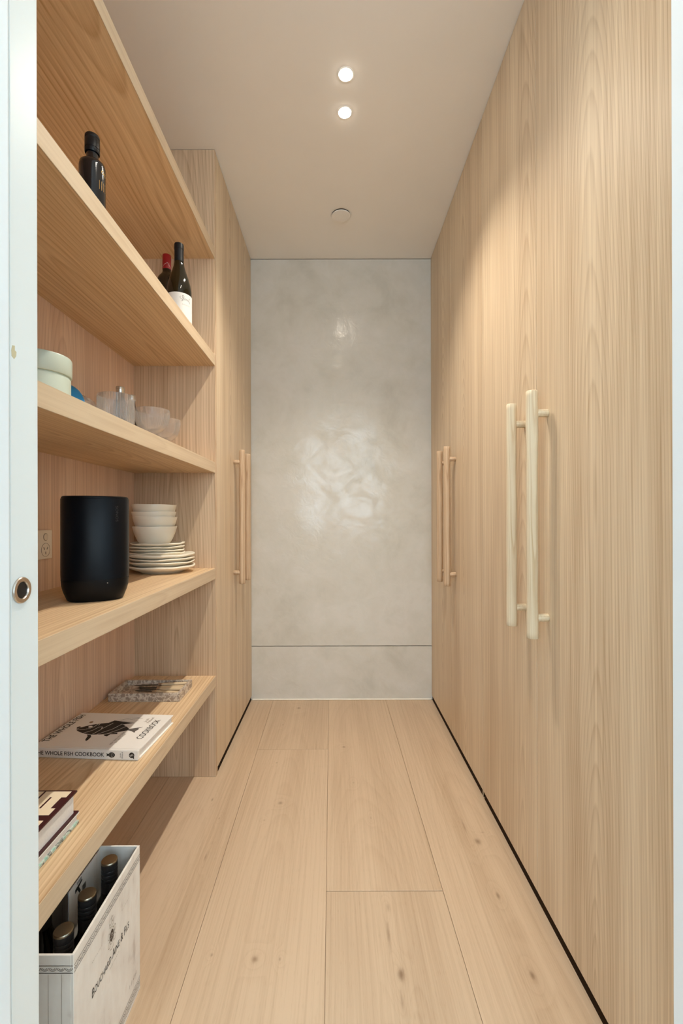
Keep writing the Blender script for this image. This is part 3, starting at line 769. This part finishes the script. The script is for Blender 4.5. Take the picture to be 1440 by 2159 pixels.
knife(-0.610, 1.574, kz, math.radians(1), 'pale handled knife half hidden between the rear and middle knives in the tray', 0.080)

M['book_white'] = plain('cookbook_cover', lin(240, 237, 232), 0.35, var=0.008)
M['pages'] = plain('page_block', lin(232, 228, 224), 0.8, var=0.04, scale=300)
BL, BW, BT = 0.278, 0.206, 0.0245
t = empty('cookbook', (-0.494, 1.129, TZ + 0.0003), 'white hardback fish cookbook with black fish drawing lying on the lowest shelf', 'book', rz=math.radians(-3.8))
# local: x from -BL (left) to 0, y from 0 (spine) to BW
def rbox(name, x0, x1, y0, y1, z0, z1, mat, parent, bevel=0.0):
    bm = bmesh.new(); bmesh.ops.create_cube(bm, size=1.0); bmesh.ops.scale(bm, vec=(x1 - x0, y1 - y0, z1 - z0), verts=bm.verts)
    if bevel: bmesh.ops.bevel(bm, geom=bm.edges[:], offset=bevel, segments=2, affect='EDGES')
    me = bpy.data.meshes.new(name); bm.to_mesh(me); bm.free()
    return link(name, me, mat, parent, ((x0 + x1) / 2, (y0 + y1) / 2, (z0 + z1) / 2))
rbox('cover_board', -BL, 0, 0.009, BW, BT - 0.003, BT, M['book_white'], t, 0.0005)
rbox('cover_board', -BL, 0, 0.009, BW, 0, 0.003, M['book_white'], t, 0.0005)
rbox('spine', -BL, 0, 0, 0.0085, 0, BT, M['book_white'], t, 0.0012)
rbox('page_block', -BL + 0.004, -0.004, 0.009, BW - 0.004, 0.003, BT - 0.003, M['pages'], t)
KW = dict()
text('spine_title', 'THE WHOLE FISH COOKBOOK', (-0.178, 0, BT * 0.50), (1, 0, 0), (0, 0, 1), 0.182, M['ink'], t, 0.0100, 0.0004, bold=0.012)
text('spine_author', 'Josh\nNiland', (-0.043, 0, BT * 0.50), (0, 0, 1), (-1, 0, 0), 0.0155, M['ink'], t, 0.0085, 0.0004)
# fish emblem and round publisher mark on the spine
ell = lambda cx, cy, a, b, n=22: [(cx + a * math.cos(2 * PI * i / n), cy + b * math.sin(2 * PI * i / n)) for i in range(n)]
prism('spine_fish', ell(-0.068, BT / 2, 0.0085, 0.0065), (0, 0, 0), (1, 0, 0), (0, 0, 1), 0.0004, M['ink'], t)
prism('spine_fish_tail', [(-0.0755, BT / 2 + 0.0012), (-0.0815, BT / 2 + 0.0042), (-0.080, BT / 2), (-0.0815, BT / 2 - 0.0042), (-0.0755, BT / 2 - 0.0012)], (0, 0, 0), (1, 0, 0), (0, 0, 1), 0.0004, M['ink'], t)
strokes('spine_fish_scales', [arc(-0.066 - 0.004 * i, BT / 2, 0.002, 0.0055, -1.3, 1.3) for i in range(3)] + [[(-0.064, BT / 2 + 0.006), (-0.061, BT / 2 + 0.0085), (-0.070, BT / 2 + 0.0085)], [(-0.066, BT / 2 - 0.006), (-0.069, BT / 2 - 0.009)]], 0.0004, (0, 0, 0), (1, 0, 0), (0, 0, 1), 0.0007, M['book_white'], t)
mk = prism('publisher_mark', ell(-0.0165, BT * 0.53, 0.0068, 0.0068), (0, 0, 0), (1, 0, 0), (0, 0, 1), 0.0004, M['ink'], t)
prism('publisher_mark_point', [(-0.014, BT * 0.53 - 0.006), (-0.0105, BT * 0.53 - 0.0095), (-0.0105, BT * 0.53 - 0.002)], (0, 0, 0), (1, 0, 0), (0, 0, 1), 0.0004, M['ink'], t)
text('publisher_letters', 'HG', (-0.0165, 0, BT * 0.53), (0.94, 0, 0.34), (-0.34, 0, 0.94), 0.0085, M['book_white'], t, 0.0050, 0.0008)
# cover printing: cover reads with its right edge away from the camera and its top to the left
CR, CU, CZ = (0, 1, 0), (-1, 0, 0), BT
text('cover_title', 'THE WHOLE FISH', (-0.265, 0.110, CZ), CR, CU, 0.160, M['ink'], t, 0.0190, 0.0003, bold=0.018)
text('cover_title', 'COOKBOOK', (-0.0295, 0.116, CZ), CR, CU, 0.112, M['ink'], t, 0.0180, 0.0003, bold=0.004)
text('cover_author', 'Josh\nNiland', (-0.056, 0.168, CZ), CR, CU, 0.034, M['ink_pale'], t, 0.019, 0.0003)
text('cover_small_print', 'NEW WAYS TO COOK,\nEAT AND THINK', (-0.083, 0.060, CZ), CR, CU, 0.070, M['ink_pale'], t, 0.014, 0.0003)
# fish: head to the left (-x), back towards the far edge; coordinates in book x,y
FR, FU = (1, 0, 0), (0, 1, 0)
top = [(-0.226, 0.100), (-0.222, 0.112), (-0.205, 0.127), (-0.185, 0.138), (-0.160, 0.145), (-0.135, 0.144), (-0.112, 0.136), (-0.094, 0.122), (-0.084, 0.113)]
bot = [(-0.084, 0.104), (-0.095, 0.098), (-0.115, 0.087), (-0.140, 0.078), (-0.165, 0.075), (-0.190, 0.079), (-0.210, 0.088), (-0.220, 0.094)]
prism('fish_body', top + bot, (0, 0, CZ), FR, FU, 0.0003, M['ink'], t)
prism('fish_tail', [(-0.0835, 0.112), (-0.0835, 0.105), (-0.070, 0.100), (-0.058, 0.092), (-0.060, 0.102), (-0.056, 0.110), (-0.059, 0.117), (-0.052, 0.126), (-0.068, 0.119)], (0, 0, CZ), FR, FU, 0.0003, plain('grey_print', lin(96, 92, 88), 0.6, var=0.2, scale=120), t)
prism('fish_fin', [(-0.160, 0.1462), (-0.152, 0.160), (-0.130, 0.156), (-0.100, 0.150), (-0.088, 0.150), (-0.112, 0.1385)], (0, 0, CZ), FR, FU, 0.0003, M['ink'], t)
prism('fish_fin', [(-0.180, 0.0745), (-0.172, 0.066), (-0.166, 0.046), (-0.160, 0.040), (-0.1585, 0.046), (-0.160, 0.062), (-0.168, 0.0735)], (0, 0, CZ), FR, FU, 0.0003, M['ink'], t)
prism('fish_fin', [(-0.135, 0.0765), (-0.128, 0.070), (-0.120, 0.068), (-0.118, 0.080), (-0.100, 0.082), (-0.104, 0.090)], (0, 0, CZ), FR, FU, 0.0003, M['ink'], t)
prism('fish_lip', [(-0.2275, 0.104), (-0.233, 0.113), (-0.228, 0.119), (-0.2225, 0.115)], (0, 0, CZ), FR, FU, 0.0003, M['ink'], t)
strokes('fin_rays', [[(-0.150, 0.158), (-0.118, 0.176), (-0.090, 0.184)], [(-0.140, 0.157), (-0.110, 0.170), (-0.078, 0.178)], [(-0.125, 0.154), (-0.1, 0.160), (-0.082, 0.162)]], 0.0009, (0, 0, CZ), FR, FU, 0.0003, M['ink'], t)
wl = [[(-0.186, 0.139), (-0.186, 0.120), (-0.192, 0.108), (-0.205, 0.101), (-0.226, 0.097)], [(-0.196, 0.0775), (-0.178, 0.098), (-0.172, 0.118), (-0.163, 0.119), (-0.158, 0.104), (-0.165, 0.076)], [(-0.158, 0.108), (-0.146, 0.143)],
      [(-0.153, 0.076), (-0.128, 0.108), (-0.118, 0.139)], [(-0.128, 0.081), (-0.108, 0.108), (-0.099, 0.127)], [(-0.181, 0.139), (-0.180, 0.128)]]
strokes('fish_lines', wl, 0.0016, (0, 0, CZ), FR, FU, 0.0006, M['book_white'], t)
hatch = [[(-0.150 + 0.006 * i, 0.110 + 0.0), (-0.143 + 0.006 * i, 0.128 - 0.0009 * i * i * 0.3)] for i in range(9)]
strokes('fish_hatching', hatch, 0.0005, (0, 0, CZ), FR, FU, 0.0006, plain('hatch_print', lin(78, 72, 66), 0.6), t)
prism('fish_eye', ell(-0.197, 0.118, 0.0056, 0.0048), (0, 0, CZ), FR, FU, 0.0006, M['book_white'], t)
prism('cover_sticker', ell(-0.212, 0.146, 0.0052, 0.0052), (0, 0, CZ), FR, FU, 0.0004, plain('kraft_dot', lin(150, 118, 84), 0.5), t)

M['maroon'] = plain('maroon_cloth', lin(58, 14, 24), 0.4, var=0.03)
M['cream_print'] = plain('cream_print', lin(244, 228, 200), 0.45, var=0.01)
t = empty('hardback_book', (-0.64, 0.770, TZ + 0.0203), 'thick maroon hardback with large cream lettering, on top beside the door', 'book')
bx0, bx1, by0, by1 = -0.765, -0.5125, 0.640, 0.8975
b0, b1 = TZ + 0.0206, TZ + 0.0655
box('cover_board', bx0, bx1, by0, by1, b1 - 0.0032, b1, M['maroon'], t, 0.0006)
box('cover_board', bx0, bx1 + 0.001, by0, by1 + 0.003, b0, b0 + 0.0032, M['maroon'], t, 0.0006)
box('spine', bx0 - 0.004, bx0 - 0.0002, by0, by1, b0, b1, M['maroon'], t, 0.001)
box('page_block', bx0, bx1 - 0.005, by0 + 0.004, by1 - 0.005, b0 + 0.0032, b1 - 0.0032, M['pages'], t)
# giant slab serif letters printed across the cover
z_ = b1 + 0.0001
def ink_rect(name, x0, x1, y0, y1, mat, dz=0.0): return box(name, x0, x1, y0, y1, z_ + dz, z_ + dz + 0.0003, mat, t)
O_ = Vector((0, 0, 0)) - t.location + Vector((0, 0, z_))
for (ya, yb) in ((0.8215, 0.893), (0.735, 0.8065), (0.65, 0.72)):
    pts = [(-0.755, ya), (-0.521, ya), (-0.521, ya + 0.0195), (-0.530, ya + 0.0195), (-0.530, yb - 0.019), (-0.521, yb - 0.019), (-0.521, yb), (-0.755, yb)]
    prism('cover_letter', pts, O_, (1, 0, 0), (0, 1, 0), 0.0003, M['cream_print'], t)
    ink_rect('letter_counter', -0.5515, -0.548, ya + 0.0195, yb - 0.019, M['maroon'], 0.0003)
    ink_rect('letter_gap', -0.574, -0.5705, ya, yb, M['maroon'], 0.0003)
    ink_rect('letter_gap', -0.640, -0.6365, ya, yb, M['maroon'], 0.0003)

def teal_pattern():
    k = NT('teal_patterned_cover'); oc, _ = k.objco()
    n = k.noise(oc, 38, 4, 0.6, 1.5)[0]
    k.link(k.ramp(n, [(0.40, lin(150, 196, 184)), (0.52, lin(206, 214, 204)), (0.60, lin(70, 78, 76)), (0.68, lin(214, 216, 206))]), k.bsdf.inputs['Base Color'])
    k.bsdf.inputs['Roughness'].default_value = 0.45; return k.mat
t = empty('softcover_book', (-0.64, 0.770, TZ), 'thin softcover book with teal patterned cover under the maroon hardback', 'book')
tp = teal_pattern()
box('cover', bx0, bx1 + 0.002, by0, by1 + 0.002, TZ + 0.0004, TZ + 0.0065, tp, t, 0.0008)
box('page_block', bx0 + 0.002, bx1 - 0.001, by0 + 0.002, by1 - 0.001, TZ + 0.0065, TZ + 0.0190, M['pages'], t)
box('cover', bx0, bx1 + 0.002, by0, by1 + 0.004, TZ + 0.0190, TZ + 0.0203, M['white_paper'], t, 0.0004, 1)

# ------------------------------------------------------------------ wine box on the floor
def carton_mat():
    k = NT('white_carton'); oc, o = k.objco()
    n = k.noise(oc, 14, 4, 0.6)[0]; n2 = k.noise(k.vec(k.m('MULTIPLY', o['X'], 60), k.m('MULTIPLY', o['Y'], 60), k.m('MULTIPLY', o['Z'], 9)), 1.0, 3)[0]
    f = k.m('ADD', k.m('MULTIPLY', n, 0.6), k.m('MULTIPLY', n2, 0.4))
    k.link(k.ramp(f, [(0.30, lin(196, 186, 176)), (0.42, lin(226, 220, 212)), (0.6, lin(234, 230, 223)), (0.75, lin(222, 210, 200))]), k.bsdf.inputs['Base Color'])
    k.bsdf.inputs['Roughness'].default_value = 0.65
    k.bump(n2, 0.25, 0.001)
    return k.mat
M['carton'] = carton_mat()
cx0, cx1, cy0, cy1, cz1 = -0.582, -0.416, 0.717, 0.958, 0.301
t = empty('wine_carton', ((cx0 + cx1) / 2, (cy0 + cy1) / 2, 0), 'open white printed cardboard wine carton on the floor under the lowest shelf', 'box')
w_ = 0.004
box('base', cx0, cx1, cy0, cy1, 0.0004, 0.0040, M['carton'], t)
box('side_wall', cx1 - w_, cx1, cy0, cy1, 0.0040, cz1, M['carton'], t, 0.0008, 1)
box('side_wall', cx0, cx0 + w_, cy0, cy1, 0.0040, cz1, M['carton'], t, 0.0008, 1)
box('end_wall', cx0 + w_, cx1 - w_, cy0, cy0 + w_, 0.0040, cz1 - 0.001, M['carton'], t, 0.0008, 1)
box('end_wall', cx0 + w_, cx1 - w_, cy1 - w_, cy1, 0.0040, cz1, M['carton'], t, 0.0008, 1)
dv = box('divider', -0.4985, -0.4968, 0.842, 0.9535, 0.0045, 0.296, M['carton'], t)
TL = t.location
def side(y, z): return Vector((cx1, y, z)) - TL
text('side_lettering', 'Bouchard Aine & Fils', side(0.838, 0.183), (0, 1, 0), (0, 0, 1), 0.136, M['ink'], t, 0.0155, 0.0004, small_caps=True)
# fine print too small to read: rows of short ink dashes
def fine_print(y, z, w, h, mat, seed, slant=0.25):
    rnd = random.Random(seed); ln = []; x = -w / 2
    while x < w / 2:
        a_ = rnd.uniform(0.3, 0.9) * h
        ln.append([(x, -a_ / 2), (x + slant * a_, a_ / 2)])
        if rnd.random() < 0.5: ln.append([(x, -a_ / 2), (x + h * 0.35, -a_ / 2)])
        x += h * rnd.choice((0.45, 0.55, 0.9))
    strokes('fine_print', ln, h * 0.11, side(y, z), (0, 1, 0), (0, 0, 1), 0.0004, mat, t)
fine_print(0.847, 0.166, 0.036, 0.0035, M['ink_pale'], 1)
fine_print(0.787, 0.236, 0.034, 0.0030, M['ink_pale'], 2)
fine_print(0.893, 0.233, 0.034, 0.0030, M['ink_pale'], 3)
fine_print(0.800, 0.048, 0.056, 0.0075, M['ink_brown'], 4)
fine_print(0.925, 0.052, 0.034, 0.0095, M['ink_pale'], 5)
# crest
cc = (0.838, 0.221)
prism('crest_oval', ell(0, 0, 0.0065, 0.0105), side(*cc), (0, 1, 0), (0, 0, 1), 0.0004, M['ink_brown'], t)
cl = [ell(0, 0, 0.0095, 0.0145) + [(0.0095, 0)], arc(-0.010, -0.010, 0.004, 0.006, 0, 6), arc(0.010, -0.010, 0.004, 0.006, 0, 6), arc(-0.011, 0.006, 0.003, 0.006, 0, 6), arc(0.011, 0.006, 0.003, 0.006, 0, 6),
      [(-0.007, 0.018), (-0.009, 0.027), (-0.004, 0.022), (0, 0.030), (0.004, 0.022), (0.009, 0.027), (0.007, 0.018), (-0.007, 0.018)], [(-0.005, 0.033), (0.005, 0.033)], [(0, 0.030), (0, 0.037)], arc(0, -0.020, 0.007, 0.004, PI, 2 * PI)]
strokes('crest_outline', cl, 0.0008, side(*cc), (0, 1, 0), (0, 0, 1), 0.0004, M['ink_pale'], t)
text('crest_initials', 'B', side(cc[0], cc[1] + 0.003), (0, 1, 0), (0, 0, 1), 0.004, M['carton'], t, 0.005, 0.0007)
strokes('crest_cross', [[(-0.006, -0.002), (0.006, -0.002)], [(0, -0.010), (0, -0.002)]], 0.0005, side(*cc), (0, 1, 0), (0, 0, 1), 0.0007, M['carton'], t)
# ornamental bands: two rules with a scalloped row between, on the side and the near end
def bands(origin, right, L, z_top, z_bot, mat):
    strokes('border_rule', [[(0, z_top), (L, z_top)], [(0, z_bot), (L, z_bot)]], 0.0009, origin, right, (0, 0, 1), 0.0004, mat, t)
    sc_ = []; p = 0.0125; n = int(L / p); p = L / n; zt = z_top - (z_top - z_bot) * 0.28; hh = (z_top - z_bot) * 0.45
    for i in range(n):
        c = (i + 0.5) * p
        sc_.append(arc(c, zt, p * 0.46, hh, PI, 2 * PI, 8)); sc_.append(arc(c, zt, p * 0.26, hh * 0.6, PI, 2 * PI, 6))
    strokes('border_scallops', sc_, 0.0007, origin, right, (0, 0, 1), 0.0004, mat, t)
bands(Vector((cx1, cy0 + 0.001, 0)) - TL, (0, 1, 0), cy1 - cy0 - 0.002, 0.2835, 0.2720, M['ink_brown'])
bands(Vector((cx0, cy0, 0)) - TL, (1, 0, 0), cx1 - cx0 - 0.001, 0.2835, 0.2720, M['ink_brown'])
bands(Vector((cx1, cy0 + 0.001, 0)) - TL, (0, 1, 0), cy1 - cy0 - 0.002, 0.0285, 0.0150, M['ink_brown'])
strokes('border_rule', [[(0, 0.010), (cy1 - cy0 - 0.002, 0.010)]], 0.0008, Vector((cx1, cy0 + 0.001, 0)) - TL, (0, 1, 0), (0, 0, 1), 0.0004, M['ink_brown'], t)
strokes('crease', [[(0.126, 0.006), (0.126, 0.270)], [(0.147, 0.006), (0.147, 0.270)]], 0.0007, Vector((cx0, cy0, 0)) - TL, (1, 0, 0), (0, 0, 1), 0.0003, M['ink_pale'], t)
# printed arrow and bar code on the divider
dl = Vector((-0.4968, 0, 0)) - TL
prism('printed_arrow', [(0.862, 0.284), (0.884, 0.2885), (0.886, 0.2855), (0.874, 0.281), (0.880, 0.270), (0.876, 0.268), (0.869, 0.279), (0.862, 0.277)], dl, (0, 1, 0), (0, 0, 1), 0.0003, M['ink'], t)
strokes('bar_code', [[(0.886 + 0.0016 * i, 0.262), (0.886 + 0.0016 * i, 0.274)] for i in range(8)] + [[(0.868 + 0.0018 * i, 0.289), (0.868 + 0.0018 * i, 0.2945)] for i in range(9)], 0.0009, dl, (0, 1, 0), (0, 0, 1), 0.0003, M['ink'], t)

M['box_cap'] = plain('bronze_screw_cap', (0.36, 0.31, 0.23), 0.30, 1.0, var=0.03)
M['box_cap_side'] = plain('black_screw_cap', (0.030, 0.028, 0.028), 0.30, 0.3)
def box_bottle(loc, label):
    t = empty('capped_wine_bottle', loc, label, 'bottle', 'capped wine bottles in the carton')
    lathe_obj('body', [(0, 0), (0.032, 0), (0.0362, 0.004), (0.0365, 0.010), (0.0365, 0.170), (0.0355, 0.186), (0.0300, 0.206), (0.0215, 0.222), (0.0160, 0.232), (0.0146, 0.246), (0.0146, 0.288), (0, 0.288)], M['wine_glass_dark'], t, seg=40)
    ring = [(0.0150, 0.240)]
    for i in range(4):
        zc = 0.262 + 0.0075 * i
        ring += [(0.0152, zc - 0.0012), (0.0145, zc), (0.0152, zc + 0.0012)]
    ring += [(0.0154, 0.2895), (0.0154, 0.2965)]
    lathe_obj('cap_skirt', ring, M['box_cap_side'], t, seg=40)
    lathe_obj('cap_top', [(0.01545, 0.2966), (0.0154, 0.2990), (0.0144, 0.3004), (0, 0.3006)], M['box_cap'], t, seg=40)
    return t
z0 = 0.0044
bt = box_bottle((-0.4572, 0.9125, z0), 'bronze capped bottle in the wine carton, furthest from the camera in the front row')
dup(bt, (-0.4565, 0.8300, z0), 'bronze capped bottle in the wine carton, middle of the front row')
dup(bt, (-0.4560, 0.7575, z0), 'bronze capped bottle in the wine carton, nearest the camera in the front row')
dup(bt, (-0.5385, 0.8300, z0), 'dark bottle at the back of the wine carton, shoulder showing below the shelf edge')
